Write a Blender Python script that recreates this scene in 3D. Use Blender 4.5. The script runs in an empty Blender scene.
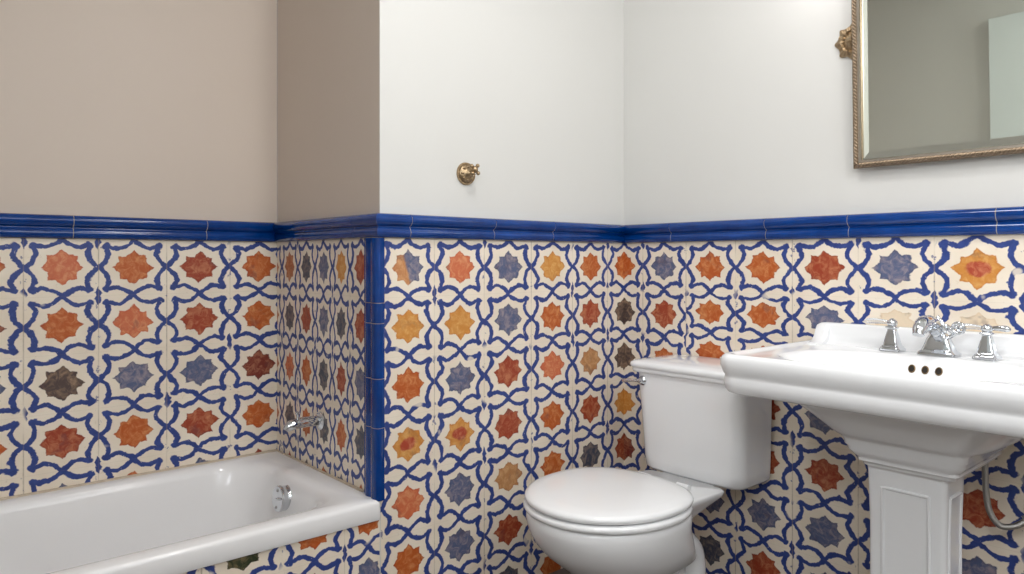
import bpy, bmesh, math, random
from mathutils import Vector, Matrix
random.seed(7)
PI = math.pi
SC = bpy.context.scene
COL = SC.collection

# ------------------------------------------------------------------ helpers
def lin(c):
    return tuple(((v/255)/12.92 if v/255 <= .04045 else ((v/255+.055)/1.055)**2.4) for v in c)

def obj(name, bm, mats, parent=None, smooth=35, bevel=0):
    me = bpy.data.meshes.new(name)
    bmesh.ops.recalc_face_normals(bm, faces=bm.faces[:])
    bm.to_mesh(me); bm.free()
    for m in (mats if isinstance(mats, (list, tuple)) else [mats]):
        me.materials.append(m)
    if smooth:
        for p in me.polygons: p.use_smooth = True
        me.set_sharp_from_angle(angle=math.radians(smooth))
    o = bpy.data.objects.new(name, me); COL.objects.link(o)
    if parent:
        o.parent = parent
        o.matrix_parent_inverse = Matrix.Translation(-Vector(parent.location))
    if bevel:
        b = o.modifiers.new('bevel', 'BEVEL'); b.width = bevel; b.segments = 3; b.limit_method = 'ANGLE'
    return o

def thing(name, label, cat, loc, group=None):
    o = bpy.data.objects.new(name, None); COL.objects.link(o)
    o.location = loc; o.empty_display_size = .05
    o['label'] = label; o['category'] = cat
    if group: o['group'] = group
    return o

def struct(name, bm, mats, smooth=0, **k):
    o = obj(name, bm, mats, None, smooth, **k); o['kind'] = 'structure'; return o

def box(bm, x0, x1, y0, y1, z0, z1):
    v = [bm.verts.new((x, y, z)) for z in (z0, z1) for y in (y0, y1) for x in (x0, x1)]
    for f in ((0,1,3,2), (4,6,7,5), (0,4,5,1), (2,3,7,6), (0,2,6,4), (1,5,7,3)):
        bm.faces.new([v[i] for i in f])
    return v

def rr(x0, x1, y0, y1, rx, ry=None, z=0, ca=10, sd=8, rs=None):
    """rounded rectangle, same vertex count for every call with the same ca/sd. rs: four (rx,ry) from corner x1y1 ccw"""
    if ry is None: ry = rx
    R = rs or [(rx, ry)]*4
    cs = [(x1, y1, -1, -1), (x0, y1, 1, -1), (x0, y0, 1, 1), (x1, y0, -1, 1)]
    arcs = []
    for i, (cx, cy, sx, sy) in enumerate(cs):
        a, b = R[i]
        ox, oy = cx+sx*a, cy+sy*b
        arcs.append([(ox+a*math.cos(PI/2*(i+k/ca)), oy+b*math.sin(PI/2*(i+k/ca))) for k in range(ca+1)])
    pts = []
    for i in range(4):
        pts += arcs[i]
        p, q = arcs[i][-1], arcs[(i+1) % 4][0]
        for k in range(1, sd):
            t = k/sd; pts.append((p[0]+(q[0]-p[0])*t, p[1]+(q[1]-p[1])*t))
    return [Vector((x, y, z)) for x, y in pts]

def loft(bm, rings, cap0=False, cap1=False, closed=True, mat=0):
    vs = [[bm.verts.new(p) for p in r] for r in rings]
    n = len(vs[0])
    for a, b in zip(vs, vs[1:]):
        for i in range(n if closed else n-1):
            j = (i+1) % n
            try: bm.faces.new((a[i], a[j], b[j], b[i])).material_index = mat
            except ValueError: pass
    if cap0: bm.faces.new(vs[0][::-1]).material_index = mat
    if cap1: bm.faces.new(vs[-1]).material_index = mat
    return vs

def tube(bm, pts, rad, n=12, caps=True, mat=0):
    pts = [Vector(p) for p in pts]
    if not isinstance(rad, (list, tuple)): rad = [rad]*len(pts)
    rings = []; prev = None
    for i, p in enumerate(pts):
        t = (pts[min(i+1, len(pts)-1)]-pts[max(i-1, 0)]).normalized()
        if prev is None:
            u = t.cross(Vector((0, 0, 1)))
            if u.length < .1: u = t.cross(Vector((1, 0, 0)))
        else: u = prev-t*prev.dot(t)
        u.normalize(); prev = u; w = t.cross(u)
        rings.append([p+(u*math.cos(2*PI*k/n)+w*math.sin(2*PI*k/n))*rad[i] for k in range(n)])
    loft(bm, rings, caps, caps, mat=mat)

def lathe(bm, prof, M=None, n=32, mat=0):
    """prof: (r, h) along local +Z; M: matrix placing it"""
    M = M or Matrix()
    rings = [[M @ Vector((r*math.cos(2*PI*k/n), r*math.sin(2*PI*k/n), h)) for k in range(n)] for r, h in prof]
    loft(bm, rings, True, True, mat=mat)

def axis(loc, d):
    d = Vector(d).normalized()
    return Matrix.Translation(loc) @ d.to_track_quat('Z', 'Y').to_matrix().to_4x4()

def blob(bm, c, r, sc=(1, 1, 1), M=None, seg=20):
    m = Matrix.Translation(c) @ (M or Matrix()) @ Matrix.Diagonal((sc[0]*r, sc[1]*r, sc[2]*r, 1))
    bmesh.ops.create_uvsphere(bm, u_segments=seg, v_segments=seg//2, radius=1, matrix=m)

def cr(pts, n=8):
    """Catmull-Rom through points"""
    P = [Vector(p) for p in pts]; P = [P[0]*2-P[1]]+P+[P[-1]*2-P[-2]]; out = []
    for i in range(1, len(P)-2):
        a, b, c, d = P[i-1:i+3]
        for k in range(n):
            t = k/n
            out.append(.5*((2*b)+(c-a)*t+(2*a-5*b+4*c-d)*t*t+(3*b-a-3*c+d)*t**3))
    return out+[P[-2]]

# ------------------------------------------------------------------ node helper
class NT:
    def __init__(s, name):
        s.m = bpy.data.materials.new(name); s.m.use_nodes = True
        s.t = s.m.node_tree; s.b = s.t.nodes['Principled BSDF']
    def n(s, typ, **k):
        x = s.t.nodes.new(typ)
        for a, v in k.items(): setattr(x, a, v)
        return x
    def put(s, sock, v):
        if isinstance(v, bpy.types.NodeSocket): s.t.links.new(v, sock)
        elif v is not None: sock.default_value = v
    def ma(s, op, a, b=None, c=None, clamp=False):
        x = s.n('ShaderNodeMath', operation=op, use_clamp=clamp)
        s.put(x.inputs[0], a); s.put(x.inputs[1], b); s.put(x.inputs[2], c)
        return x.outputs[0]
    def step(s, v, e0, e1):
        x = s.n('ShaderNodeMapRange', interpolation_type='SMOOTHSTEP')
        s.put(x.inputs[0], v); s.put(x.inputs[1], e0); s.put(x.inputs[2], e1)
        x.inputs[3].default_value = 0; x.inputs[4].default_value = 1
        return x.outputs[0]
    def mix(s, f, a, b, mode='MIX'):
        x = s.n('ShaderNodeMix', data_type='RGBA', blend_type=mode)
        s.put(x.inputs[0], f)
        for so, v in ((x.inputs[6], a), (x.inputs[7], b)):
            if isinstance(v, tuple) and len(v) == 3: v = v+(1,)
            s.put(so, v)
        return x.outputs[2]
    def noise(s, vec, scale, detail=3, rough=.5, dist=0):
        x = s.n('ShaderNodeTexNoise'); s.put(x.inputs['Vector'], vec)
        x.inputs['Scale'].default_value = scale; x.inputs['Detail'].default_value = detail
        x.inputs['Roughness'].default_value = rough; x.inputs['Distortion'].default_value = dist
        return x
    def bump(s, h, strength=.2, dist=.002):
        x = s.n('ShaderNodeBump'); x.inputs['Strength'].default_value = strength
        x.inputs['Distance'].default_value = dist; s.put(x.inputs['Height'], h)
        s.t.links.new(x.outputs[0], s.b.inputs['Normal'])

def simple(name, rgb, rough=.4, metal=0, bump=0, bscale=30, var=0, **k):
    M = NT(name); c = lin(rgb)+(1,)
    M.b.inputs['Roughness'].default_value = rough; M.b.inputs['Metallic'].default_value = metal
    pos = M.n('ShaderNodeTexCoord').outputs['Object']
    nz = M.noise(pos, bscale, 4)
    if var: M.put(M.b.inputs['Base Color'], M.mix(nz.outputs[0], tuple(x*(1-var) for x in c[:3]), tuple(min(1, x*(1+var)) for x in c[:3])))
    else: M.b.inputs['Base Color'].default_value = c
    if bump: M.bump(nz.outputs[0], bump, .002)
    for a, v in k.items(): M.b.inputs[a.replace('_', ' ')].default_value = v
    return M.m

# ------------------------------------------------------------------ painted star tile
def tile_material():
    M = NT('painted_star_tile')
    tc = M.n('ShaderNodeTexCoord'); pos = tc.outputs['Object']
    uv = M.n('ShaderNodeUVMap', uv_map='cells').outputs[0]
    wob = M.noise(pos, 22, 3, .6)
    wob2 = M.noise(pos, 90, 2, .6)
    def vm(op, a, b):
        x = M.n('ShaderNodeVectorMath', operation=op); M.put(x.inputs[0], a); M.put(x.inputs[1], b); return x.outputs[0]
    d = vm('MULTIPLY', vm('SUBTRACT', wob.outputs['Color'], (.5, .5, .5)), (.135, .135, 0))
    d2 = vm('MULTIPLY', vm('SUBTRACT', wob2.outputs['Color'], (.5, .5, .5)), (.028, .028, 0))
    w = vm('ADD', uv, vm('ADD', d, d2))
    sp = M.n('ShaderNodeSeparateXYZ'); M.put(sp.inputs[0], w)
    def cen(v): return M.ma('MULTIPLY_ADD', M.ma('FRACT', v), 2, -1)
    xs, ys = cen(sp.outputs[0]), cen(sp.outputs[1])
    a, b = M.ma('ABSOLUTE', xs), M.ma('ABSOLUTE', ys)
    hi, lo = M.ma('MAXIMUM', a, b), M.ma('MINIMUM', a, b)
    # strands
    q = M.ma('SUBTRACT', 1, M.ma('DIVIDE', lo, .50), clamp=True)
    xc = M.ma('ADD', M.ma('MULTIPLY_ADD', M.ma('POWER', q, 1.9), .30, .70), M.ma('MULTIPLY', M.ma('MAXIMUM', M.ma('SUBTRACT', lo, .50), 0), .30))
    dist = M.ma('MULTIPLY', M.ma('ABSOLUTE', M.ma('SUBTRACT', hi, xc)), M.ma('MULTIPLY_ADD', M.ma('MINIMUM', lo, .35), .95, .65))
    wid = M.ma('MULTIPLY_ADD', M.noise(pos, 45, 2).outputs[0], 0.06, .047)
    st = M.ma('SUBTRACT', 1, M.step(dist, M.ma('SUBTRACT', wid, .014), M.ma('ADD', wid, .014)))
    st = M.ma('MULTIPLY', st, M.ma('SUBTRACT', 1, M.step(lo, .75, .79)))
    kx = M.ma('SUBTRACT', hi, .79); ky = M.ma('SUBTRACT', lo, .765)
    kd = M.ma('SQRT', M.ma('ADD', M.ma('MULTIPLY', kx, kx), M.ma('MULTIPLY', ky, ky)))
    kn = M.ma('SUBTRACT', 1, M.step(kd, .085, .12))
    line = M.ma('MAXIMUM', st, kn)
    ca, cb = M.ma('SUBTRACT', 1, a), M.ma('SUBTRACT', 1, b)
    spin = M.ma('SUBTRACT', 1, M.step(M.ma('ADD', M.ma('DIVIDE', ca, .10), M.ma('DIVIDE', M.ma('ABSOLUTE', M.ma('SUBTRACT', cb, .10)), .24)), .85, 1.1))
    line = M.ma('MAXIMUM', line, M.ma('MULTIPLY', spin, M.step(M.noise(pos, 4.5, 2, .6).outputs[0], .50, .54)))
    # star
    s1 = M.ma('MULTIPLY', M.ma('SUBTRACT', M.ma('ADD', hi, lo), .61), .72)
    s2 = M.ma('SUBTRACT', hi, .41)
    sd = M.ma('MINIMUM', s1, s2)
    star = M.ma('SUBTRACT', 1, M.step(sd, -.015, .015))
    edge = M.step(sd, -.07, -.015)
    # pigments
    att = M.n('ShaderNodeAttribute', attribute_name='glaze', attribute_type='GEOMETRY')
    base = att.outputs['Color']; flag = att.outputs['Alpha']
    rdist = M.ma('SQRT', M.ma('ADD', M.ma('MULTIPLY', a, a), M.ma('MULTIPLY', b, M.ma('MULTIPLY', b, 1.6))))
    isred = M.ma('MULTIPLY', M.step(flag, .3, .35), M.ma('SUBTRACT', 1, M.step(flag, .65, .7)))
    f1 = M.ma('MULTIPLY', isred, M.ma('SUBTRACT', 1, M.step(rdist, .24, .34)))
    base = M.mix(f1, base, lin((196, 92, 62)))
    ishalf = M.ma('SUBTRACT', 1, M.step(flag, .2, .25))
    f2 = M.ma('MULTIPLY', ishalf, M.ma('SUBTRACT', 1, M.step(M.ma('ADD', xs, M.ma('MULTIPLY', ys, .3)), -.12, .02)))
    base = M.mix(f2, base, lin((214, 160, 110)))
    mo = M.noise(pos, 38, 5, .65, 1.2)
    mo2 = M.noise(pos, 14, 3, .6, .5)
    starc = M.mix(M.step(mo.outputs[0], .38, .75), M.mix(.55, base, M.mix(1, base, base, 'MULTIPLY')), M.mix(.30, base, lin((232, 190, 140))))
    starc = M.mix(M.ma('MULTIPLY', M.step(mo2.outputs[0], .56, .70), .38), starc, lin((92, 66, 72)))
    starc = M.mix(M.ma('MULTIPLY', edge, .28), starc, M.mix(1, starc, starc, 'MULTIPLY'))
    blue = M.mix(mo.outputs[0], lin((18, 36, 100)), lin((62, 86, 160)))
    cream = M.mix(M.noise(pos, 9, 4).outputs[0], lin((228, 212, 190)), lin((250, 240, 224)))
    cream = M.mix(M.ma('MULTIPLY', M.step(M.noise(pos, 60, 4, .7).outputs[0], .62, .72), .22), cream, lin((176, 146, 112)))
    # worn brush: gaps in the blue
    gap = M.step(M.noise(pos, 70, 3, .7).outputs[0], .66, .74)
    gap2 = M.step(M.noise(pos, 11, 2, .5).outputs[0], .68, .73)
    line = M.ma('MULTIPLY', line, M.ma('SUBTRACT', 1, M.ma('MAXIMUM', M.ma('MULTIPLY', gap, .75), M.ma('MULTIPLY', gap2, .8))))
    c = M.mix(star, cream, starc)
    c = M.mix(line, c, blue)
    # seams between tiles
    su = M.n('ShaderNodeSeparateXYZ'); M.put(su.inputs[0], vm('ADD', uv, vm('MULTIPLY', d2, (.3, .3, 0))))
    def seam(v): return M.ma('ABSOLUTE', M.ma('SUBTRACT', M.ma('FRACT', M.ma('ADD', v, .5)), .5))
    sx, sy = seam(su.outputs[0]), seam(su.outputs[1])
    sm = M.ma('SUBTRACT', 1, M.step(sx, .004, .013))
    sm = M.ma('MULTIPLY', sm, M.step(M.noise(pos, 3.5, 3, .6).outputs[0], .38, .62))
    sm = M.ma('MAXIMUM', sm, M.ma('MULTIPLY', M.ma('SUBTRACT', 1, M.step(sy, .003, .008)), .18))
    chip = M.ma('MULTIPLY', M.ma('SUBTRACT', 1, M.step(sx, .03, .05)), M.step(M.noise(pos, 34, 3, .7).outputs[0], .62, .66))
    c = M.mix(M.ma('MULTIPLY', sm, M.ma('MULTIPLY_ADD', wob2.outputs[0], .7, .15)), c, lin((150, 132, 112)))
    c = M.mix(M.ma('MULTIPLY', chip, .7), c, lin((52, 62, 128)))
    M.put(M.b.inputs['Base Color'], c)
    M.put(M.b.inputs['Roughness'], M.ma('MULTIPLY_ADD', wob2.outputs[0], .25, .30))
    h = M.ma('SUBTRACT', M.ma('ADD', M.ma('MULTIPLY', mo2.outputs[0], 1.2), M.ma('MULTIPLY', M.ma('MAXIMUM', line, star), -.12)), M.ma('MULTIPLY', sm, .6))
    M.bump(h, .25, .0025)
    return M.m

TILE = tile_material()
GL = {'O': (206, 116, 48), 'R': (182, 84, 50), 'S': (220, 136, 94), 'Y': (222, 166, 84), 'B': (112, 124, 158), 'G': (110, 92, 88),
      'K': (88, 96, 116), 'M': (150, 66, 52), 'P': (206, 160, 112), 'D': (64, 78, 50), 'W': (196, 132, 92)}
def cells(bm, fn, us, vs, codes, skip=None):
    """fn(u, v) -> 3D point; us column bounds, vs row bounds from the top down; codes rows of glaze letters"""
    uvl = bm.loops.layers.uv.get('cells') or bm.loops.layers.uv.new('cells')
    cl = bm.loops.layers.float_color.get('glaze') or bm.loops.layers.float_color.new('glaze')
    for r in range(len(vs)-1):
        for c in range(len(us)-1):
            (u0, fu0), (u1, fu1) = us[c][1:] if isinstance(us[c], tuple) and len(us[c]) == 3 else (us[c], us[c+1])
            v0, v1 = vs[r], vs[r+1]
            (z0, fv0), (z1, fv1) = v0, v1
            code = codes[r][c] if r < len(codes) and c < len(codes[r]) else random.choice('ORBSBOWK')
            al = 1.0
            if code == '1': code, al = 'Y', .5
            if code == '2': code, al = 'B', 0.0
            g = lin(GL[code])+(al,)
            cor = [(u0, z1, fu0, 1-fv1), (u1, z1, fu1, 1-fv1), (u1, z0, fu1, 1-fv0), (u0, z0, fu0, 1-fv0)]
            f = bm.faces.new([bm.verts.new(fn(u, z)) for u, z, _, _ in cor])
            for l, (_, _, a, b) in zip(f.loops, cor):
                l[uvl].uv = (a+c, b+50-r); l[cl] = g

def centres_to_bounds(cs, lo, hi):
    """cell bounds (coordinate, fraction inside the cell) between lo and hi"""
    mids = [(a+b)/2 for a, b in zip(cs, cs[1:])]
    mids = [2*cs[0]-mids[0]]+mids+[2*cs[-1]-mids[-1]]
    cols = []
    for i in range(len(cs)):
        a, b = mids[i], mids[i+1]
        A, B = max(a, lo), min(b, hi)
        if B-A > 1e-4: cols.append((i, (A, (A-a)/(b-a)), (B, (B-a)/(b-a))))
    return cols

def tiled(bm, fn, cs, lo, hi, zs, ztop, zbot, codes):
    cols = centres_to_bounds(cs, lo, hi)
    uvl = bm.loops.layers.uv.get('cells') or bm.loops.layers.uv.new('cells')
    cl = bm.loops.layers.float_color.get('glaze') or bm.loops.layers.float_color.new('glaze')
    rows = centres_to_bounds([-z for z in zs], -ztop, -zbot)
    for (r, (n0, g0), (n1, g1)) in rows:
        for (c, (u0, f0), (u1, f1)) in cols:
            code = codes[r][c] if r < len(codes) and c < len(codes[r]) else random.choice('ORBSBOWK')
            al = 1.0
            if code == '1': code, al = 'Y', .5
            if code == '2': code, al = 'B', 0.0
            gl = lin(GL[code])+(al,)
            z0, z1 = -n0, -n1                      # top, bottom
            cor = [(u0, z1, f0, 1-g1), (u1, z1, f1, 1-g1), (u1, z0, f1, 1-g0), (u0, z0, f0, 1-g0)]
            f = bm.faces.new([bm.verts.new(fn(u, z)) for u, z, _, _ in cor])
            for l, (_, _, a, b) in zip(f.loops, cor):
                l[uvl].uv = (a+c, b+50-r); l[cl] = gl

# ------------------------------------------------------------------ materials
def paint(name, rgb, rgb2):
    M = NT(name); pos = M.n('ShaderNodeTexCoord').outputs['Object']
    big = M.noise(pos, 1.8, 3, .5); fine = M.noise(pos, 260, 2)
    M.put(M.b.inputs['Base Color'], M.mix(big.outputs[0], lin(rgb), lin(rgb2)))
    M.b.inputs['Roughness'].default_value = .5
    h = M.ma('ADD', M.ma('MULTIPLY', M.noise(pos, 5, 3).outputs[0], 3), M.ma('MULTIPLY', fine.outputs[0], .15))
    M.bump(h, .12, .004)
    return M.m
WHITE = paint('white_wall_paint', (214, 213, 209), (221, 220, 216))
ALCOVE_SHADE = paint('white_paint_alcove_shade', (207, 192, 178), (213, 199, 186))  # wall white with the alcove's warm, dimmer light mixed into the colour
def glazed_blue():
    M = NT('glazed_cobalt_trim'); tc = M.n('ShaderNodeTexCoord'); pos = tc.outputs['Object']
    mp = M.n('ShaderNodeMapping'); mp.inputs['Scale'].default_value = (1, 1, 1); M.put(mp.inputs[0], pos)
    n1 = M.noise(mp.outputs[0], 14, 4, .6); n2 = M.noise(pos, 90, 3)
    uv = M.n('ShaderNodeUVMap', uv_map='run').outputs[0]
    mp2 = M.n('ShaderNodeMapping'); mp2.inputs['Scale'].default_value = (3, 90, 1); M.put(mp2.inputs[0], uv)
    st = M.noise(mp2.outputs[0], 1.6, 3, .6)
    c = M.mix(n1.outputs[0], lin((0, 36, 98)), lin((3, 70, 150)))
    c = M.mix(M.ma('MULTIPLY', M.step(st.outputs[0], .55, .72), .45), c, lin((34, 88, 182)))
    c = M.mix(M.ma('MULTIPLY', M.ma('SUBTRACT', 1, M.step(st.outputs[0], .30, .42)), .6), c, lin((6, 16, 66)))
    M.put(M.b.inputs['Base Color'], c)
    M.put(M.b.inputs['Roughness'], M.ma('MULTIPLY_ADD', n2.outputs[0],   .12, .07))
    M.b.inputs['Coat Weight'].default_value = .15; M.b.inputs['Specular IOR Level'].default_value = .4; M.b.inputs['Coat Roughness'].default_value = .08
    M.bump(M.ma('ADD', n1.outputs[0], M.ma('MULTIPLY', st.outputs[0], .3)), .3, .003)
    return M.m
BLUE = glazed_blue()
GROUT = simple('pale_grout', (176, 168, 158), .9, bump=.3, bscale=200)
def porcelain(name, rgb=(246, 247, 248), rough=.09):
    M = NT(name); pos = M.n('ShaderNodeTexCoord').outputs['Object']
    n = M.noise(pos, 6, 3)
    c = lin(rgb)
    M.put(M.b.inputs['Base Color'], M.mix(n.outputs[0], tuple(x*.97 for x in c), c))
    M.b.inputs['Roughness'].default_value = rough
    M.b.inputs['Coat Weight'].default_value = .3; M.b.inputs['Coat Roughness'].default_value = .05
    M.bump(n.outputs[0], .05, .004)
    return M.m
PORC = porcelain('white_porcelain')
TUBM = porcelain('white_tub_enamel', (244, 243, 243), .25)
LIDM = porcelain('white_seat_plastic', (250, 251, 252), .16)
CHROME = simple('polished_chrome', (215, 218, 222), .06, 1)
STEEL = simple('worn_braided_steel', (170, 168, 164), .35, 1, bump=.6, bscale=500)
BRASS = simple('aged_brass', (170, 148, 118), .36, 1, bump=.5, bscale=120, var=.35)
SILVER = simple('antique_silver_leaf', (150, 132, 112), .38, 1, bump=.4, bscale=160, var=.3)
FILLET = simple('pale_silver_fillet', (205, 196, 184), .3, 1)
GLASSM = simple('silvered_mirror', (228, 232, 222), .015, 1)
CLEAR = simple('clear_acrylic', (245, 247, 250), .04, Transmission_Weight=.85, IOR=1.45)
DARK = simple('dark_hole', (40, 32, 24), .5, bump=.2)
BRONZE = simple('bronze_ring', (128, 104, 70), .3, 1)
FLOORM = simple('terracotta_floor', (92, 84, 78), .5, bump=.3, bscale=20, var=.2)
CABM = simple('pale_blue_white_cabinet_paint', (228, 236, 236), .35)
CAULK = simple('stained_caulk', (196, 180, 160), .7, bump=.4, bscale=60, var=.25)

# ------------------------------------------------------------------ room dimensions
XE, YD, XL, YB, H = -1.085, .711, -2.70, -2.75, 2.65     # alcove corner, alcove back, left wall, rear wall, ceiling
ZR, ZT = 1.166, 1.235                                     # rail bottom / top
Z1, P = 1.0774, .175
rows = [Z1-P*i for i in range(7)]

# shell (each wall is a slab with thickness)
def slab(name, m, *b):
    bm = bmesh.new(); box(bm, *b); return struct(name, bm, m)
T = .12
slab('floor', FLOORM, XL-T, T, YB-T, YD+T, -.08, 0)
slab('ceiling', WHITE, XL-T, T, YB-T, YD+T, H, H+.08)
# painted walls: upper field plus tiled dado as second material, one object per wall
def wall(name, paintm, boxes, tile_fn=None):
    bm = bmesh.new(); uvl = bm.loops.layers.uv.new('cells'); cl = bm.loops.layers.float_color.new('glaze')
    for b in boxes: box(bm, *b)
    bm.faces.ensure_lookup_table(); n = len(bm.faces)
    if tile_fn:
        tile_fn(bm)
        bm.faces.ensure_lookup_table()
        for f in bm.faces[n:]: f.material_index = 1
    me = bpy.data.meshes.new(name)
    bm.to_mesh(me); bm.free(); me.materials.append(paintm); me.materials.append(TILE)
    o = bpy.data.objects.new(name, me); COL.objects.link(o); o['kind'] = 'structure'
    return o
TT = .006                                                 # tile stands proud of the paint
frontX = [-.9873, -.7976, -.594, -.3823, -.1887, 0.0]
def tf_front(bm):
    codes = ['2SBYOO', 'YYBORG', 'OBRSPG', '11RORY', 'SBPOKR', 'OBRKOM', 'ROKORB']
    tiled(bm, lambda u, z: (u, 0, z), frontX, XE, 0, rows, ZR+.01, 0, codes)
wall('wall_front', WHITE, [(XE+.0006, T, .0005, T, 0, H)], tf_front)
GL['.'] = GL['O']; GL['_'] = (238, 225, 205)
def tf_right(bm):
    ys = [0, .1856, .3883, .5833, .7931, .9932, 1.2033, 1.41, 1.615, 1.82, 2.025, 2.23, 2.435, 2.64]
    zlow = [Z1-P*i+(0 if i < 3 else .068) for i in range(8)]
    zlow[2] = zlow[3]+P
    tiled(bm, lambda u, z: (0, -u, z), ys, 0, .287, rows, ZR+.01, 0,
          ['OB', 'GR', 'GO', 'YS', 'MO', 'RB', 'OK'])
    tiled(bm, lambda u, z: (0, -u, z), ys, .287, -YB, zlow, ZR+.01, 0,
          ['..OORB1BROYB', '..OOB__KSOBO', '..OOOBOROBO', '..RRBBKOKBRKS', '..RRRKRKBRKS', '..BBBOBOKRKS', '..KRBRKRBOKS'])
GL['.'] = GL['O']; GL['_'] = (238, 225, 205)
wall('wall_right', WHITE, [(.0005, T, YB-T, .0, 0, H)], tf_right)
backX = [-2.774, -2.57, -2.366, -2.162, -1.9575, -1.7532, -1.5666, -1.3558, -1.1535, -.95]
def tf_back(bm):
    tiled(bm, lambda u, z: (u, YD, z), backX, XL, XE, rows, ZR+.01, .30,
          ['ORBOOSOROO', 'SOROMOSRO', 'ROOBBGBBMO', 'OBRSORORO', 'ORKORBOBR'])
wall('wall_back', ALCOVE_SHADE, [(XL-T, XE+.0, YD+.0005, YD+T, 0, H)], tf_back)
sideY = [-.035, .118, .230, .345, .474, .606, .735]
def tf_side(bm):
    tiled(bm, lambda u, z: (XE, u, z), sideY, 0, YD, rows, ZR+.01, .30,
          ['ORYBKWO', 'BRKBRKO', 'OBRKOSO', 'BKOKOKO', 'ROBOKRO'])
wall('wall_alcove', ALCOVE_SHADE, [(XE+.0005, XE+T, .002, YD, 0, H)], tf_side)
slab('wall_left', WHITE, XL-T, XL, YB-T, YD+T, 0, H)
slab('wall_rear', WHITE, XL-T, T, YB-T, YB, 0, H)

# ------------------------------------------------------------------ blue glazed rails
def rail(name, p0, p1, nrm, joints, m0=0, m1=0):
    """moulded cap along p0->p1 at wall; joints: distances along the run; m0/m1 mitre (+ outside, - inside)"""
    prof = [(0.0, ZR), (.010, ZR), (.0150, ZR+.002), (.0185, ZR+.007), (.0200, ZR+.014), (.0190, ZR+.021), (.0160, ZR+.027), (.0130, ZR+.030), (.0130, ZR+.0325),
            (.0180, ZR+.035), (.0240, ZR+.040), (.0280, ZR+.047), (.0290, ZR+.054), (.0270, ZR+.061), (.0220, ZR+.066), (.0150, ZT), (.004, ZT+.001), (0, ZT+.001)]
    p0, p1, nrm = Vector(p0), Vector(p1), Vector(nrm)
    L = (p1-p0).length; d = (p1-p0)/L
    cuts = [0]+joints+[L]
    bm = bmesh.new(); uvl = bm.loops.layers.uv.new('run')
    def seg(a, b, sc, mat):
        ra, rb = [], []
        for o, z in prof:
            o2 = o*sc; zz = z if sc == 1 else ZR+(z-ZR)*.97+.001
            ra.append(p0+d*(a if a > 0 else -m0*o2)+nrm*o2+Vector((0, 0, zz)))
            rb.append(p0+d*(b if b < L else L+m1*o2)+nrm*o2+Vector((0, 0, zz)))
        vs = loft(bm, [ra, rb], True, True, mat=mat)
    for a, b in zip(cuts, cuts[1:]):
        seg(a+(.0012 if a > 0 else 0), b-(.0012 if b < L else 0), 1, 0)
    seg(0, L, .93, 1)
    for f in bm.faces:
        for l in f.loops:
            l[uvl].uv = ((l.vert.co-p0).dot(d), l.vert.co.z)
    return struct(name, bm, [BLUE, GROUT], smooth=60)
rail('trim_1', (XE, 0, 0), (0, 0, 0), (0, -1, 0), [.095, .418, .687], m0=1, m1=-1)
rail('trim_2', (0, 0, 0), (0, YB, 0), (-1, 0, 0), [.233, .606, .872, 1.25, 1.56, 1.87, 2.18, 2.49], m0=-1, m1=0)
rail('trim_3', (XE, YD, 0), (XE, 0, 0), (-1, 0, 0), [.243, .589], m0=-1, m1=1)
rail('trim_4', (XL, YD, 0), (XE, YD, 0), (0, -1, 0), [.32, .645, .969, 1.361], m0=0, m1=-1)
# upright quarter-round trim on the alcove corner
bm = bmesh.new(); uvl = bm.loops.layers.uv.new('run')
prof = [(XE+.014, .0), (XE+.014, -.004), (XE+.008, -.0085), (XE-.002, -.0105), (XE-.010, -.0085), (XE-.0155, -.002), (XE-.0175, .008), (XE-.0165, .020),
        (XE-.0125, .028), (XE-.0125, .031), (XE-.0150, .036), (XE-.0170, .046), (XE-.0150, .057), (XE-.009, .063), (XE-.0045, .066), (XE-.0045, .080), (XE, .083), (XE, 0)]
zc = [.405, .615, .757, .917, .976, ZR]
for a, b in zip(zc, zc[1:]):
    loft(bm, [[Vector((x, y, z)) for x, y in prof] for z in (a+.001, b-.001)], True, True)
cx, cy = XE, .03
loft(bm, [[Vector((cx+(x-cx)*.93, cy+(y-cy)*.97, z)) for x, y in prof] for z in (.405, ZR)], True, True, mat=1)
for f in bm.faces:
    for l in f.loops: l[uvl].uv = (l.vert.co.z, l.vert.co.y+l.vert.co.x)
struct('trim_5', bm, [BLUE, GROUT], smooth=50)

# ------------------------------------------------------------------ bathtub
ZB = .41
tub = thing('bathtub', 'white enamel bathtub built into the tiled alcove', 'bathtub', (-1.9, .35, 0))
bm = bmesh.new()
x0, x1, y0, y1 = XL+.002, XE-.002, -.012, YD-.002
R = []
def tr(i0, i1, j0, j1, r, z): R.append(rr(x0+i0, x1-i1, y0+j0, y1-j1, r, z=z, ca=12, sd=12))
tr(.0, 0, .020, 0, .004, ZB-.062)
tr(.0, 0, .004, 0, .004, ZB-.058)
tr(.0, 0, .000, 0, .006, ZB-.046)
tr(.0, 0, .000, 0, .010, ZB-.014)
tr(.0, 0, .003, 0, .010, ZB-.005)
tr(.003, .002, .009, .002, .010, ZB)
tr(.05, .055, .048, .030, .06, ZB+.001)
tr(.062, .075, .062, .044, .12, ZB-.002)
tr(.075, .088, .072, .052, .15, ZB-.010)
tr(.085, .098, .080, .058, .16, ZB-.028)
tr(.11, .112, .104, .07, .17, ZB-.10)
tr(.16, .130, .118, .085, .17, ZB-.20)
tr(.22, .150, .135, .10, .16, ZB-.28)
tr(.28, .175, .16, .13, .14, ZB-.325)
tr(.36, .24, .22, .19, .10, ZB-.345)
loft(bm, R, cap1=True)
obj('tub_shell', bm, TUBM, tub, smooth=50)
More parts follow.
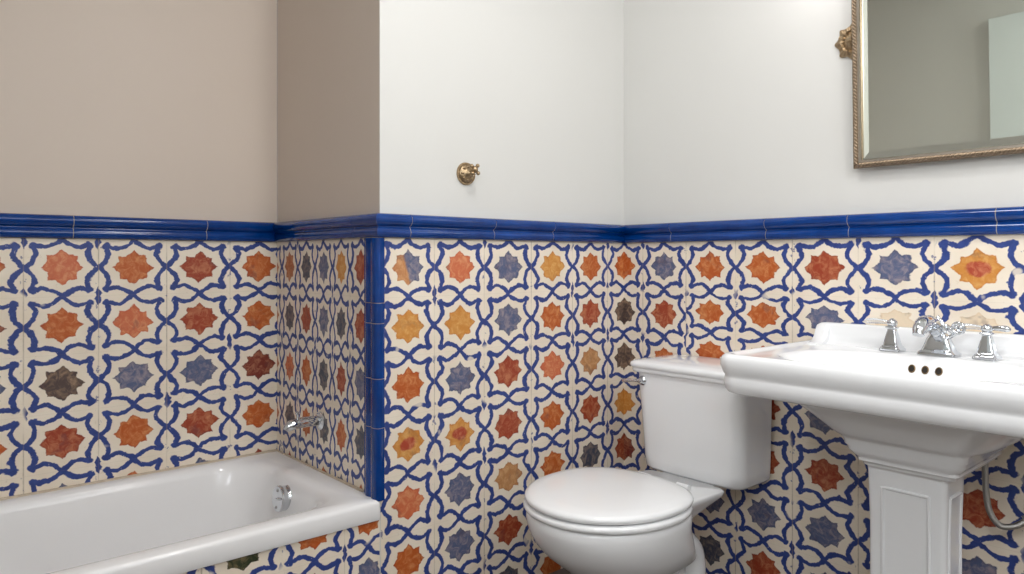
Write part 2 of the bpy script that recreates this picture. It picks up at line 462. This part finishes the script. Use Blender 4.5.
# overflow plate with trip lever
ox, oy, oz = -1.190, .395, .338
M = axis((ox+.006, oy, oz), (-1, 0, .10))
bm = bmesh.new()
lathe(bm, [(.040, 0), (.041, .004), (.0385, .007), (.0385, .024), (.041, .027), (.041, .035), (.038, .038), (.020, .039), (.003, .039)], M, 40)
ov = obj('overflow_plate', bm, CHROME, tub, smooth=40)
bm = bmesh.new()
a = M @ Vector((0, 0, .040)); up = (M.to_3x3() @ Vector((0, 1, 0)))
tube(bm, [a+Vector((.004, -.026, .004)), a+Vector((-.003, -.020, .004)), a+Vector((-.005, -.004, .001)), a+Vector((-.002, .006, -.002))], [.003, .004, .005, .004], 10)
obj('trip_lever', bm, CHROME, ov)
for s in (-1, 1):
    bm = bmesh.new()
    lathe(bm, [(.0045, 0), (.0045, .002), (.002, .003)], axis(M @ Vector((0, s*.026, .0385)), (-1, 0, .16)), 12)
    obj('screw', bm, STEEL, ov)
# stained caulk bead round the rim
bm = bmesh.new()
tube(bm, [(XL+.01, YD-.003, ZB+.001), (XE-.004, YD-.003, ZB+.001), (XE-.004, .085, ZB+.001)], .0055, 8)
obj('caulk_bead', bm, CAULK, tub)
# tiled apron in front of the tub
bm = bmesh.new()
uvl = bm.loops.layers.uv.new('cells'); cl = bm.loops.layers.float_color.new('glaze')
tiled(bm, lambda u, z: (u, 0, z), [-2.74, -2.53, -2.32, -2.11, -1.9, -1.69, -1.477, -1.281, -1.113, -.98], XL, XE, [.350+.01, .205, .03], ZB-.05, 0,
      ['ORBOSBDOOO', 'OBOROBORBB', 'ROBOKROBOR'])
n = len(bm.faces)
box(bm, XL, XE, .0005, .05, 0, ZB-.05)
bm.faces.ensure_lookup_table()
for f in bm.faces[n:]: f.material_index = 1
me = bpy.data.meshes.new('wall_apron'); bm.to_mesh(me); bm.free(); me.materials.append(TILE); me.materials.append(GROUT)
o = bpy.data.objects.new('wall_apron', me); COL.objects.link(o); o['kind'] = 'structure'

# chrome tub spout on the alcove wall
sp = thing('tub_spout', 'small chrome bath spout on the star-tiled alcove wall above the tub rim', 'bath spout', (XE, .37, .575))
bm = bmesh.new()
lathe(bm, [(.030, 0), (.030, .004), (.024, .008), (.019, .010)], axis((XE, .37, .575), (-1, 0, 0)), 28)
obj('escutcheon', bm, CHROME, sp)
bm = bmesh.new()
tube(bm, [(XE-.006, .37, .575), (XE-.03, .37, .577), (XE-.06, .37, .578), (XE-.085, .37, .577), (XE-.105, .37, .573), (XE-.116, .37, .567), (XE-.120, .37, .561)], [.015, .0165, .017, .017, .0165, .014, .010], 20)
obj('spout', bm, CHROME, sp)
bm = bmesh.new()
lathe(bm, [(.005, 0), (.004, .012), (.007, .015), (.007, .020), (.003, .023)], Matrix.Translation((XE-.080, .37, .592)), 16)
obj('diverter_knob', bm, CHROME, sp)

# ------------------------------------------------------------------ toilet
YC = -.425
wc = thing('toilet', 'white two-piece toilet with its lid closed, beside the pedestal sink', 'toilet', (-.42, YC, 0))
def egg(xb, xf, hw, z, n=56, k=2.0, kb=2.6, yc=YC, wide=.44):
    """egg outline: blunt back at xb, rounder tip at xf"""
    L = xb-xf; cx = xb-L*wide; pts = []
    for i in range(n):
        a = 2*PI*i/n; c, s = math.cos(a), math.sin(a)
        e = kb if c > 0 else k
        r = (abs(c)**e+abs(s)**e)**(-1/e)
        pts.append(Vector((cx+r*c*(xb-cx if c > 0 else cx-xf), yc+r*s*hw, z)))
    return pts
bm = bmesh.new()
S = [(-.32, -.840, .166, .3865), (-.312, -.852, .177, .383), (-.310, -.856, .181, .374), (-.310, -.856, .181, .358), (-.31, -.848, .177, .330),
     (-.29, -.828, .168, .295), (-.27, -.80, .156, .265), (-.245, -.75, .140, .225), (-.23, -.695, .112, .18), (-.22, -.65, .098, .13),
     (-.21, -.635, .092, .07), (-.19, -.645, .098, .03), (-.18, -.655, .104, .012), (-.18, -.655, .104, 0)]
loft(bm, [egg(a-.045, b+.032, c+.041 if z > .2 else c+.008, z, k=2.05, yc=YC+.004) for a, b, c, z in S], True, True)
# deck under the tank
D = [(-.42, -.195, .148, .388), (-.42, -.190, .152, .383), (-.42, -.192, .150, .372), (-.42, -.235, .134, .350), (-.42, -.29, .112, .32), (-.42, -.32, .10, .26), (-.42, -.32, .10, .15)]
loft(bm, [rr(a, b, YC-h, YC+h, .03, z=z, ca=6, sd=4) for a, b, h, z in D], True, True)
loft(bm, [rr(-.30, -.12, YC-h, YC+h, .03, z=z, ca=6, sd=4) for h, z in ((.10, .386), (.09, .365), (.07, .34), (.05, .325))], True, True)
# trapway swelling on both flanks
for s in (-1, 1):
    yy = YC+s*.078
    tube(bm, cr([(-.52, yy-s*.02, .06), (-.47, yy, .13), (-.41, yy, .20), (-.345, yy, .235), (-.295, yy, .20), (-.285, yy, .12), (-.29, yy-s*.02, .03)], 5),
         [.03, .034, .038, .042, .046]+[.048]*20+[.048, .045, .042, .04, .038, .035], 14)
obj('bowl', bm, PORC, wc, smooth=55)
# seat ring
YL = -.430
def eg(xb, xf, hw, z): return egg(xb-.022, xf+.036, hw+.046, z-.001, n=56, k=2.05, kb=2.4, yc=YL+.010)
bm = bmesh.new()
Q = [(-.350, -.846, .176, .3875), (-.340, -.860, .186, .3895), (-.337, -.864, .189, .397), (-.340, -.861, .187, .404), (-.351, -.850, .178, .4075)]
outer = [eg(*q) for q in Q]
inner = [eg(-.42, -.78, .11, z) for z in (.4075, .3875)]
vs = loft(bm, outer+inner)
n = 56
for i in range(n): bm.faces.new((vs[-1][i], vs[-1][(i+1) % n], vs[0][(i+1) % n], vs[0][i]))
obj('seat', bm, LIDM, wc, smooth=55)
bm = bmesh.new()
Q = [(-.346, -.844, .175, .4105), (-.334, -.856, .184, .4125), (-.330, -.860, .187, .420), (-.333, -.857, .185, .4275), (-.345, -.843, .174, .4325),
     (-.375, -.80, .145, .437), (-.44, -.72, .095, .441), (-.51, -.64, .045, .4425)]
loft(bm, [eg(*q) for q in Q], True, True)
obj('lid', bm, LIDM, wc, smooth=55)
for s in (-1, 1):
    bm = bmesh.new()
    tube(bm, [(-.322, YL+s*.075-.022, .406), (-.322, YL+s*.075+.022, .406)], .0105, 16)
    box(bm, -.332, -.312, YL+s*.075-.014, YL+s*.075+.014, .386, .406)
    obj('hinge', bm, LIDM, wc, smooth=40)
# tank: tapers towards the bottom, bowed front
TY0, TY1 = -.632, -.222
bm = bmesh.new()
def tk(xf, y0, y1, z, r=.045): return rr(xf, -.012, y0, y1, .01, z=z, ca=8, sd=8, rs=[(.012, .012), (r, r), (r, r), (.012, .012)])
rs = [(-.16, TY0+.05, TY1-.05, .384), (-.184, TY0+.020, TY1-.026, .387), (-.194, TY0+.010, TY1-.018, .398), (-.198, TY0+.007, TY1-.015, .43),
      (-.205, TY0+.004, TY1-.009, .56), (-.212, TY0+.002, TY1-.003, .66), (-.214, TY0, TY1, .715), (-.214, TY0, TY1, .722)]
loft(bm, [tk(a, b, c, z) for a, b, c, z in rs], True, True)
obj('tank', bm, PORC, wc, smooth=50)
bm = bmesh.new()
rs = [(-.215, TY0-.004, TY1+.004, .716), (-.222, TY0-.012, TY1+.012, .718), (-.225, TY0-.015, TY1+.015, .724), (-.224, TY0-.014, TY1+.014, .731),
      (-.229, TY0-.019, TY1+.019, .736), (-.231, TY0-.021, TY1+.021, .743), (-.229, TY0-.019, TY1+.019, .750), (-.220, TY0-.01, TY1+.01, .7555), (-.19, TY0+.03, TY1-.03, .760), (-.14, TY0+.09, TY1-.09, .764)]
loft(bm, [tk(a, b, c, z, .038) for a, b, c, z in rs], True, True)
obj('tank_lid', bm, PORC, wc, smooth=50)
bm = bmesh.new()
lathe(bm, [(.016, 0), (.016, .004), (.012, .008), (.008, .014), (.008, .020), (.004, .022)], axis((-.212, -.262, .690), (-1, 0, 0)), 24)
tube(bm, cr([(-.228, -.262, .690), (-.232, -.245, .690), (-.232, -.215, .687), (-.230, -.190, .683)], 5), [.005]*8+[.0055]*4+[.007]*4, 12)
obj('flush_lever', bm, CHROME, wc)

# ------------------------------------------------------------------ pedestal sink
SY, HW, SF, ZS = -1.140, .384, -.545, .858
sk = thing('pedestal_sink', 'white porcelain pedestal sink with chrome widespread taps', 'sink', (-.3, SY, 0))
bm = bmesh.new()
def sr(i, z, r=.050, xb=-.002, fi=None):
    f = i if fi is None else fi
    return rr(SF+f, xb, SY-HW+i, SY+HW-i, .004, z=z, ca=10, sd=10, rs=[(.004, .004), (r, r), (r, r), (.004, .004)])
R = [sr(.060, .754, .06), sr(.022, .756, .055), sr(.014, .760), sr(.009, .768), sr(.006, .785), sr(.0075, .797), sr(.0085, .803), sr(.0055, .809),
     sr(.000, .828), sr(.000, .842), sr(.003, .851), sr(.010, .857, .046), sr(.018, ZS+.0005, .044), sr(.026, .857, .040), sr(.032, .853, .036), sr(.045, .851, .03)]
def ell(a, b, cx, z, kx=.80):
    return rr(cx-a, cx+a, SY-b, SY+b, a*kx, b*.86, z=z, ca=10, sd=10)
CX = -.315
R += [ell(.186, .300, CX, .8505), ell(.180, .293, CX, .849), ell(.172, .284, CX, .843), ell(.163, .272, CX-.002, .825), ell(.150, .252, CX-.003, .79),
      ell(.125, .215, CX, .755), ell(.09, .16, CX+.01, .732), ell(.04, .07, CX+.02, .724), ell(.02, .02, CX+.02, .722)]
loft(bm, R, True, True)
# underside of the bowl stepping in towards the pedestal
def ur(xf, hw, z, r=.05, xb=-.02): return rr(xf, xb, SY-hw, SY+hw, .01, z=z, ca=10, sd=6, rs=[(.01, .01), (r, r), (r, r), (.01, .01)])
UY = SY-.012
def ur(xf, hw, z, r=.05, xb=-.02): return rr(xf, xb, UY-hw, UY+hw, .01, z=z, ca=10, sd=6, rs=[(.01, .01), (r, r), (r, r), (.01, .01)])
U = [ur(-.478, .285, .775, .10), ur(-.472, .278, .757, .10), ur(-.456, .255, .735, .11), ur(-.438, .228, .712, .11), ur(-.424, .202, .693, .10), ur(-.412, .180, .680, .08),
     ur(-.402, .162, .672, .06), ur(-.388, .146, .667, .03), ur(-.382, .138, .660, .022), ur(-.380, .136, .647, .022), ur(-.376, .132, .643, .022), ur(-.374, .130, .634, .022),
     ur(-.362, .119, .620, .02), ur(-.355, .112, .614, .018), ur(-.355, .112, .607, .018), ur(-.347, .105, .603, .018), ur(-.345, .103, .596, .018)]
loft(bm, U, True, True)
# rear ledge: swept cheeks at both ends, upright splash between
ZL = .912
pr_ = [(-.002, .845), (-.002, ZL), (-.022, ZL), (-.030, ZL-.003), (-.037, ZL-.012), (-.044, ZL-.025), (-.054, ZL-.038), (-.068, ZL-.047), (-.088, ZL-.053), (-.105, .8575), (-.11, .845)]
for s in (-1, 1):
    ya, yb = SY+s*(HW-.026), SY+s*(HW-.066)
    L_ = []
    for t, sh in ((0, .006), (.25, .001), (.5, 0), (.8, .001), (1, .006)):
        L_.append([Vector((x*(1-sh*3), ya+(yb-ya)*t, z-(sh if z > .85 else 0))) for x, z in pr_])
    loft(bm, L_, True, True)
pm = [(-.002, .84), (-.002, ZL), (-.020, ZL), (-.026, ZL-.002), (-.029, ZL-.007), (-.031, .880), (-.035, .862), (-.045, .853), (-.055, .850), (-.06, .84)]
loft(bm, [[Vector((x, SY+y, z)) for x, z in pm] for y in (-(HW-.05), 0, HW-.05)], True, True)
obj('basin', bm, PORC, sk, smooth=50)
# overflow: three holes in the rear wall of the bowl
for k in (-1, 0, 1):
    bm = bmesh.new()
    c = Vector((CX+.1575, SY+.010+k*.032, .818))
    M = axis(c, (-1, 0, .35)) @ Matrix.Diagonal((1, 1, 1, 1))
    ring = []
    for r, h in ((.0110, -.003), (.0110, .0015), (.0092, .0025), (.0078, .0005)):
        ring.append([M @ Vector((r*.78*math.cos(2*PI*i/24), r*math.sin(2*PI*i/24), h)) for i in range(24)])
    loft(bm, ring, True, False)
    vs = loft(bm, [ring[-1], [M @ Vector((.001*math.cos(2*PI*i/24), .001*math.sin(2*PI*i/24), .0004)) for i in range(24)]], False, True, mat=1)
    obj('overflow_hole', bm, [BRONZE, DARK], sk)
bm = bmesh.new()
lathe(bm, [(.024, 0), (.024, .003), (.018, .005), (.017, .003), (.006, .004)], Matrix.Translation((CX+.02, SY, .7225)), 28)
obj('drain', bm, CHROME, sk)
# pedestal column with a sunken panel on each face
bm = bmesh.new()
PY, PX = SY-.006, -.2675
def pd(w, z, r=.012, d=None):
    d = w*.72 if d is None else d
    return rr(PX-d, PX+d, PY-w, PY+w, r, z=z, ca=6, sd=8)
PS = [pd(.100, .604), pd(.098, .600), pd(.093, .595), pd(.091, .590), pd(.0895, .58), pd(.086, .45), pd(.086, .30), pd(.090, .20), pd(.096, .17), pd(.106, .155), pd(.108, .145),
      pd(.112, .135), pd(.125, .11), pd(.136, .09), pd(.140, .07), pd(.140, .01), pd(.136, 0)]
loft(bm, PS, True, True)
obj('pedestal', bm, PORC, sk, smooth=50)
for mk, hw in ((lambda a, b, c: (PX-c*.72, PY+a, b), .052), (lambda a, b, c: (PX+a, PY-c, b), .038), (lambda a, b, c: (PX+a, PY+c, b), .038)):
    bm = bmesh.new()
    path = [(-hw, .545), (hw, .545), (hw, .21), (-hw, .21)]
    pts = []
    for i in range(4):
        p, q = path[i], path[(i+1) % 4]
        for k in range(10):
            t = k/10; z = p[1]+(q[1]-p[1])*t
            cc = .0895+(.086-.0895)*(.58-z)/.13 if z > .45 else (.086 if z > .3 else .086+.004*(.30-z)/.1)
            pts.append(Vector(mk(p[0]+(q[0]-p[0])*t, z, cc)))
    pts.append(pts[0])
    tube(bm, pts, .0042, 10)
    obj('panel_moulding', bm, PORC, sk, smooth=60)

# taps
def sq(cx, cy, w, z, d=None):
    d = d or w
    return rr(cx-d, cx+d, cy-w, cy+w, min(w, d)*.28, z=z, ca=4, sd=3)
ZD = .855
hx = -.086
def tap(y, arms, lab):
    bm = bmesh.new()
    loft(bm, [sq(hx, y, w, ZD+z) for w, z in ((.0275, -.003), (.0275, .003), (.0245, .0055), (.0235, .009), (.0205, .011), (.019, .014), (.0165, .026), (.013, .042), (.010, .053),
                                            (.0095, .056), (.013, .058), (.0145, .061), (.013, .064), (.009, .066))], True, True)
    h = obj('faucet_handle', bm, CHROME, sk, smooth=40)
    bm = bmesh.new()
    lathe(bm, [(.009, .0), (.0125, .003), (.0135, .008), (.0125, .013), (.008, .017), (.004, .020), (.002, .0205)], Matrix.Translation((hx, y, ZD+.065)), 24)
    obj('handle_cap', bm, CHROME, h, smooth=40)
    for dy, mat in arms:
        bm = bmesh.new()
        n_ = 10; s = 1 if dy > 0 else -1
        pts = [(hx, y+s*(.008+(abs(dy)-.008)*i/n_), ZD+.074+.002*math.sin(i/n_*PI)) for i in range(n_+1)]
        tube(bm, pts, [.0050, .0055, .006, .0065, .007, .0075, .0078, .0078, .0076, .0068, .004], 14)
        obj('lever', bm, mat, h, smooth=60)
tap(SY+.118, [(.074, CLEAR)], 'left')
tap(SY-.108, [(.072, CLEAR), (-.050, CHROME)], 'right')
# spout: stepped base, flared body, curled nose, leafy wings and a ring finial
bm = bmesh.new()
sy = SY+.002
loft(bm, [rr(hx-d, hx+d, sy-w, sy+w, .008, z=ZD+z, ca=4, sd=4) for w, d, z in ((.046, .030, -.003), (.046, .030, .003), (.042, .027, .006), (.038, .024, .009),
        (.036, .022, .013), (.031, .020, .026), (.027, .018, .038), (.020, .016, .050), (.012, .012, .060))], True, True)
sb = obj('faucet_spout', bm, CHROME, sk, smooth=45)
bm = bmesh.new()
path = cr([(hx, sy, ZD+.035), (hx-.004, sy+.004, ZD+.060), (hx-.028, sy+.010, ZD+.078), (hx-.062, sy+.014, ZD+.080), (hx-.088, sy+.016, ZD+.066), (hx-.095, sy+.016, ZD+.054)], 5)
tube(bm, path, [.014+.008*math.sin(PI*min(1, i/len(path)*1.15)) for i in range(len(path))], 20)
blob(bm, (hx-.030, sy+.016, ZD+.078), .021, (1.1, 1, .95))
obj('nose', bm, CHROME, sb, smooth=70)
for k, (dy, dz, rx) in enumerate(((-.012, .074, -.35), (.002, .080, .1), (-.026, .066, -.9), (-.008, .058, -.5))):
    bm = bmesh.new()
    M = Matrix.Rotation(rx, 4, 'X')
    blob(bm, (hx-.008+.004*k, sy+dy, ZD+dz), .021, (.28, .36, 1.0), M, 16)
    obj('leaf', bm, CHROME, sb, smooth=70)
bm = bmesh.new()
c = Vector((hx-.004, sy-.047, ZD+.070))
pts = [c+Vector((0, .0135*math.cos(a), .0135*math.sin(a))) for a in [2*PI*i/24 for i in range(25)]]
tube(bm, pts, .0042, 10, False)
for a in (.5, 2.6, 4.7): blob(bm, c+Vector((0, .006*math.cos(a), .006*math.sin(a))), .0055)
tube(bm, [c+Vector((0, .004, -.013)), (hx-.002, sy-.022, ZD+.042)], .005, 10)
obj('lift_knob', bm, CHROME, sb, smooth=60)

# grey supply hose and stop valve under the sink
hs = thing('water_supply_hose', 'grey flexible water hose and stop valve under the sink', 'hose', (-.06, -1.30, .45))
bm = bmesh.new()
tube(bm, cr([(-.10, -1.245, .69), (-.10, -1.247, .60), (-.10, -1.250, .52), (-.10, -1.258, .475), (-.095, -1.278, .445), (-.08, -1.305, .447), (-.062, -1.325, .462)], 8), .0075, 12)
obj('hose', bm, STEEL, hs, smooth=60)
bm = bmesh.new()
tube(bm, [(-.062, -1.322, .460), (-.055, -1.335, .472), (-.045, -1.345, .480)], .013, 14)
tube(bm, [(-.045, -1.345, .48), (0, -1.345, .48)], .010, 14)
lathe(bm, [(.026, 0), (.026, .003), (.012, .008)], axis((0, -1.345, .48), (-1, 0, 0)), 24)
obj('stop_valve', bm, CHROME, hs, smooth=45)

# ------------------------------------------------------------------ wall rosette hook
def rosette(name_plate, c, nrm, r, parent, leafy=False):
    bm = bmesh.new(); M = axis(c, nrm)
    if leafy:
        rings = []
        for rf, h in ((1.0, 0), (1.02, .004), (.95, .010), (.80, .011), (.66, .016), (.55, .012), (.42, .016), (.30, .024), (.14, .028), (.03, .029)):
            rings.append([M @ Vector((r*rf*(1+.09*rf*math.cos(8*a))*math.cos(a), r*rf*(1+.09*rf*math.cos(8*a))*math.sin(a), h+.003*math.cos(16*a)*rf)) for a in [2*PI*i/96 for i in range(96)]])
        loft(bm, rings, True, True)
    else:
        lathe(bm, [(r, 0), (r, .003), (r*.97, .006), (r*.90, .0065), (r*.88, .005), (r*.84, .005), (r*.80, .008), (r*.66, .012), (r*.46, .015), (r*.30, .018), (r*.22, .026), (.003, .028)], M, 48)
        for i in range(30):
            a = 2*PI*i/30
            blob(bm, M @ Vector((r*.93*math.cos(a), r*.93*math.sin(a), .0055)), .0022, seg=8)
        for i in range(8):
            a = 2*PI*i/8
            blob(bm, M @ Vector((r*.58*math.cos(a), r*.58*math.sin(a), .011)), .0062, (1, 1, .7), seg=12)
    return obj(name_plate, bm, BRASS, parent, smooth=50)
hc = Vector((-.772, 0, 1.374))
hk = thing('wall_hook', 'small round brass hook with a knobbed flower tip on the bare white wall', 'wall hook', hc)
rosette('backplate', hc, (0, -1, 0), .036, hk)
bm = bmesh.new()
tube(bm, cr([hc+Vector((0, -.018, 0)), hc+Vector((.002, -.027, .003)), hc+Vector((.004, -.036, .008))], 4), [.009, .0075, .0065, .006, .006, .006, .0065, .007, .008], 14)
obj('stem', bm, BRASS, hk)
bm = bmesh.new()
kc = hc+Vector((.005, -.040, .010))
blob(bm, kc, .0115)
for i in range(4):
    a = PI/4+i*PI/2+.1
    blob(bm, kc+Vector((.0165*math.cos(a), -.002, .0165*math.sin(a))), .0066, seg=12)
    tube(bm, [kc, kc+Vector((.0165*math.cos(a), -.002, .0165*math.sin(a)))], .0036, 8)
obj('flower_tip', bm, BRASS, hk)

# ------------------------------------------------------------------ tilting mirror
MY0, MY1, MZ0, MZ1 = -1.405, -.893, 1.367, 2.115
mr = thing('wall_mirror', 'rectangular mirror in a thin antique silver rope-twist frame above the sink', 'mirror', (-.03, -1.15, MZ0))
tilt = math.radians(1.6)
def mp_(d, y, z):
    """point on the tilted mirror: d = proud of the backing, y along the wall, z height along the pane"""
    h = z-MZ0
    return Vector((-.022-d*math.cos(tilt)-h*math.sin(tilt), y, MZ0+h*math.cos(tilt)-d*math.sin(tilt)*0))
def mframe(i0, i1, d0, d1, name, mat):
    bm = bmesh.new(); rings = []
    for ins, d in ((i0, d0), (i0, d1), (i1, d1), (i1, d0)):
        rings.append([mp_(d, y, z) for y, z in ((MY0+ins, MZ0+ins), (MY1-ins, MZ0+ins), (MY1-ins, MZ1-ins), (MY0+ins, MZ1-ins))])
    loft(bm, rings+[rings[0]]); return obj(name, bm, mat, mr, smooth=0)
mframe(0, .022, 0, .010, 'frame', SILVER)
mframe(.0155, .022, .008, .0125, 'inner_fillet', FILLET)
bm = bmesh.new()
cor = [(MY0+.0085, MZ0+.0085), (MY1-.0085, MZ0+.0085), (MY1-.0085, MZ1-.0085), (MY0+.0085, MZ1-.0085)]
for i in range(4):
    a, b = Vector(cor[i]), Vector(cor[(i+1) % 4]); L = (b-a).length; d = (b-a)/L; nn = Vector((-d.y, d.x))
    N = int(L/.0035)
    for ph in (0, 2*PI/3, 4*PI/3):
        pts = []
        for k in range(N+1):
            t = L*k/N; an = t/.030*2*PI+ph
            q = a+d*t+nn*.0042*math.cos(an)
            pts.append(mp_(.0105+.0042*math.sin(an), q.x, q.y))
        tube(bm, pts, .0040, 7)
obj('rope_moulding', bm, SILVER, mr, smooth=60)
bm = bmesh.new(); r0 = []; r1 = []
for ins, d, lst in ((.021, .003, r0), (.044, .0076, r1)):
    lst += [mp_(d, y, z) for y, z in ((MY0+ins, MZ0+ins), (MY1-ins, MZ0+ins), (MY1-ins, MZ1-ins), (MY0+ins, MZ1-ins))]
loft(bm, [r0, r1], False, True)
obj('mirror_glass', bm, GLASSM, mr, smooth=0)
bm = bmesh.new()
loft(bm, [[mp_(d, y, z) for y, z in ((MY0+.01, MZ0+.01), (MY1-.01, MZ0+.01), (MY1-.01, MZ1-.01), (MY0+.01, MZ1-.01))] for d in (-.004, .002)], True, True)
obj('backing_board', bm, SILVER, mr, smooth=0)
for y, s in ((MY1, 1), (MY0, -1)):
    rs_ = rosette('pivot_rosette', Vector((0, y+s*.012, 1.748)), (-1, 0, 0), .050, mr, leafy=True)
    bm = bmesh.new()
    tube(bm, [(-.02, y+s*.016, 1.748), (-.033, y+s*.010, 1.748), (-.040, y-s*.002, 1.748)], .007, 12)
    obj('pivot_pin', bm, BRASS, rs_)

# ------------------------------------------------------------------ white cabinet seen in the mirror
cb = thing('wall_cabinet', 'plain white wall cabinet seen reflected in the mirror', 'cabinet', (XL, -.98, 1.6))
bm = bmesh.new(); box(bm, XL, -2.60, -1.35, -.535, 1.575, 2.30)
obj('cabinet_body', bm, CABM, cb, smooth=0, bevel=.003)
for y0_, y1_ in ((-1.347, -.944), (-.941, -.538)):
    bm = bmesh.new(); box(bm, -2.599, -2.581, y0_, y1_, 1.578, 2.297)
    dr = obj('cabinet_door', bm, CABM, cb, smooth=0, bevel=.002)

# ------------------------------------------------------------------ wall sconce and added fill lights
def glow(name, rgb, s):
    M = NT(name); M.b.inputs['Base Color'].default_value = (.9, .9, .9, 1)
    M.b.inputs['Emission Color'].default_value = lin(rgb)+(1,); M.b.inputs['Emission Strength'].default_value = s
    return M.m
def wsconce(y, zc):
    sc_ = thing('wall_sconce', 'brass wall sconce with a frosted globe left of the mirror', 'wall lamp', (0, y, zc))
    bm = bmesh.new(); lathe(bm, [(.045, 0), (.045, .006), (.03, .012), (.012, .016), (.010, .05)], axis((0, y, zc-.06), (-1, 0, 0)), 32)
    tube(bm, cr([(-.04, y, zc-.06), (-.09, y, zc-.065), (-.12, y, zc-.05)], 6), .008, 12)
    obj('arm', bm, BRASS, sc_)
    bm = bmesh.new(); blob(bm, (-.12, y, zc+.01), .055, seg=32)
    obj('globe', bm, glow('frosted_globe', (255, 250, 246), SCON), sc_, smooth=90)
SCON = 2.0; WL = 13.5; WR = 2.5; FILL_PEND = 15.5
def point(name, loc, w, rgb, rad, parent):
    l = bpy.data.lights.new(name, 'POINT'); l.energy = w; l.color = lin(rgb); l.shadow_soft_size = rad
    o = bpy.data.objects.new(name, l); COL.objects.link(o); o.location = loc
    return o
def disk(name, loc, w, rgb, size):
    l = bpy.data.lights.new(name, 'AREA'); l.shape = 'DISK'; l.size = size; l.energy = w; l.color = lin(rgb)
    o = bpy.data.objects.new(name, l); COL.objects.link(o); o.location = loc
    return o
wsconce(-.80, 2.10)
point('sconce_light', (-.12, -.80, 2.03), .6, (255, 250, 250), .05, None)
def fill_ceiling_lamp(x, y, r, lab, w, rgb):  # added out of view as top light for the toilet lid and tub
    c = thing('fill_ceiling_lamp', lab, 'added fill lamp', (x, y, H))
    bm = bmesh.new(); lathe(bm, [(r, 0), (r, -.03), (r*.94, -.035)], Matrix.Translation((x, y, H)), 48)
    obj('rim', bm, CABM, c)
    bm = bmesh.new(); lathe(bm, [(r*.91, -.034), (r*.88, -.05), (r*.7, -.07), (r*.35, -.085), (.01, -.088)], Matrix.Translation((x, y, H)), 48)
    obj('diffuser', bm, glow('fill_diffuser_glow', rgb, 2.5), c, smooth=90)
    disk('fill_ceiling_light', (x, y, H-.10), w, rgb, r*2)
pn = thing('fill_pendant', 'added unseen fill light shaped as a white globe on a thin cord, in front of the sink', 'pendant lamp', (-.95, -1.80, H))  # added out of view to light front wall, tub rim and lid evenly
bm = bmesh.new(); lathe(bm, [(.05, 0), (.05, -.015), (.02, -.03)], Matrix.Translation((-.95, -1.80, H)), 32)
obj('ceiling_rose', bm, BRASS, pn)
bm = bmesh.new(); tube(bm, [(-.95, -1.80, H-.03), (-.95, -1.80, 2.22)], .003, 8)
obj('cord', bm, DARK, pn)
bm = bmesh.new(); blob(bm, (-.95, -1.80, 2.14), .09, seg=32)
obj('globe', bm, glow('fill_globe_glow', (244, 249, 255), 3.0), pn, smooth=90)
point('fill_pendant_light', (-.95, -1.80, 2.03), FILL_PEND, (254, 250, 247), .10, None)
fill_ceiling_lamp(-1.1, -.85, .20, 'added unseen fill light, wide and round, on the ceiling above the toilet', 8, (252, 250, 248))
# added unseen fill lights shaped as high frosted windows behind the camera
def fill_window(name, a0, a1, z0, z1, side, watts, rgb):
    f = (lambda d0, d1, u0, u1, v0, v1: (XL+d0, XL+d1, u0, u1, v0, v1)) if side == 'left' else (lambda d0, d1, u0, u1, v0, v1: (u0, u1, YB+d0, YB+d1, v0, v1))
    bm = bmesh.new()
    for a in ((a0-.06, a1+.06, z0-.06, z0), (a0-.06, a1+.06, z1, z1+.06), (a0-.06, a0, z0, z1), (a1, a1+.06, z0, z1), ((a0+a1)/2-.02, (a0+a1)/2+.02, z0, z1)):
        box(bm, *f(0, .03, *a))
    box(bm, *f(0, .06, a0-.09, a1+.09, z0-.09, z0-.06))
    n = len(bm.faces)
    box(bm, *f(0, .008, a0, a1, z0, z1))
    bm.faces.ensure_lookup_table()
    for g in bm.faces[n:]: g.material_index = 1
    struct(name, bm, [CABM, glow('fill_window_pane', rgb, 2.0)])
    wl = bpy.data.lights.new('fill_window_light', 'AREA'); wl.shape = 'RECTANGLE'; wl.size = a1-a0; wl.size_y = z1-z0; wl.energy = watts; wl.color = lin(rgb)
    wo = bpy.data.objects.new('fill_window_light', wl); COL.objects.link(wo)
    m, zz = (a0+a1)/2, (z0+z1)/2
    wo.location = (XL+.04, m, zz) if side == 'left' else (m, YB+.04, zz)
    wo.rotation_euler = (PI/2, 0, -PI/2 if side == 'left' else 0)
fill_window('fill_window_1', -2.60, -1.72, 1.72, 2.42, 'left', WL, (246, 250, 255))
fill_window('fill_window_2', -1.75, -.75, 1.72, 2.42, 'rear', WR, (246, 250, 255))
W = bpy.data.worlds.new('World'); SC.world = W; W.use_nodes = True
W.node_tree.nodes['Background'].inputs[0].default_value = (.6, .7, .9, 1); W.node_tree.nodes['Background'].inputs[1].default_value = .3

# ------------------------------------------------------------------ camera
cam = bpy.data.cameras.new('Camera'); co = bpy.data.objects.new('Camera', cam); COL.objects.link(co); SC.camera = co
F = 728.6
cam.sensor_fit = 'HORIZONTAL'; cam.sensor_width = 36; cam.lens = F/1024*36
yaw = .8511
co.location = (-2.1859, -1.8366, 1.10)
co.rotation_euler = (PI/2, 0, yaw-PI/2)
cyp = 287-29.4788+F*.0036
cam.shift_y = -(287-cyp)/1024
cam.clip_start = .02
SC.view_settings.view_transform = 'Standard'; SC.view_settings.look = 'None'
SC.view_settings.exposure = .30; SC.view_settings.gamma = 1; SC.view_settings.use_curve_mapping = False
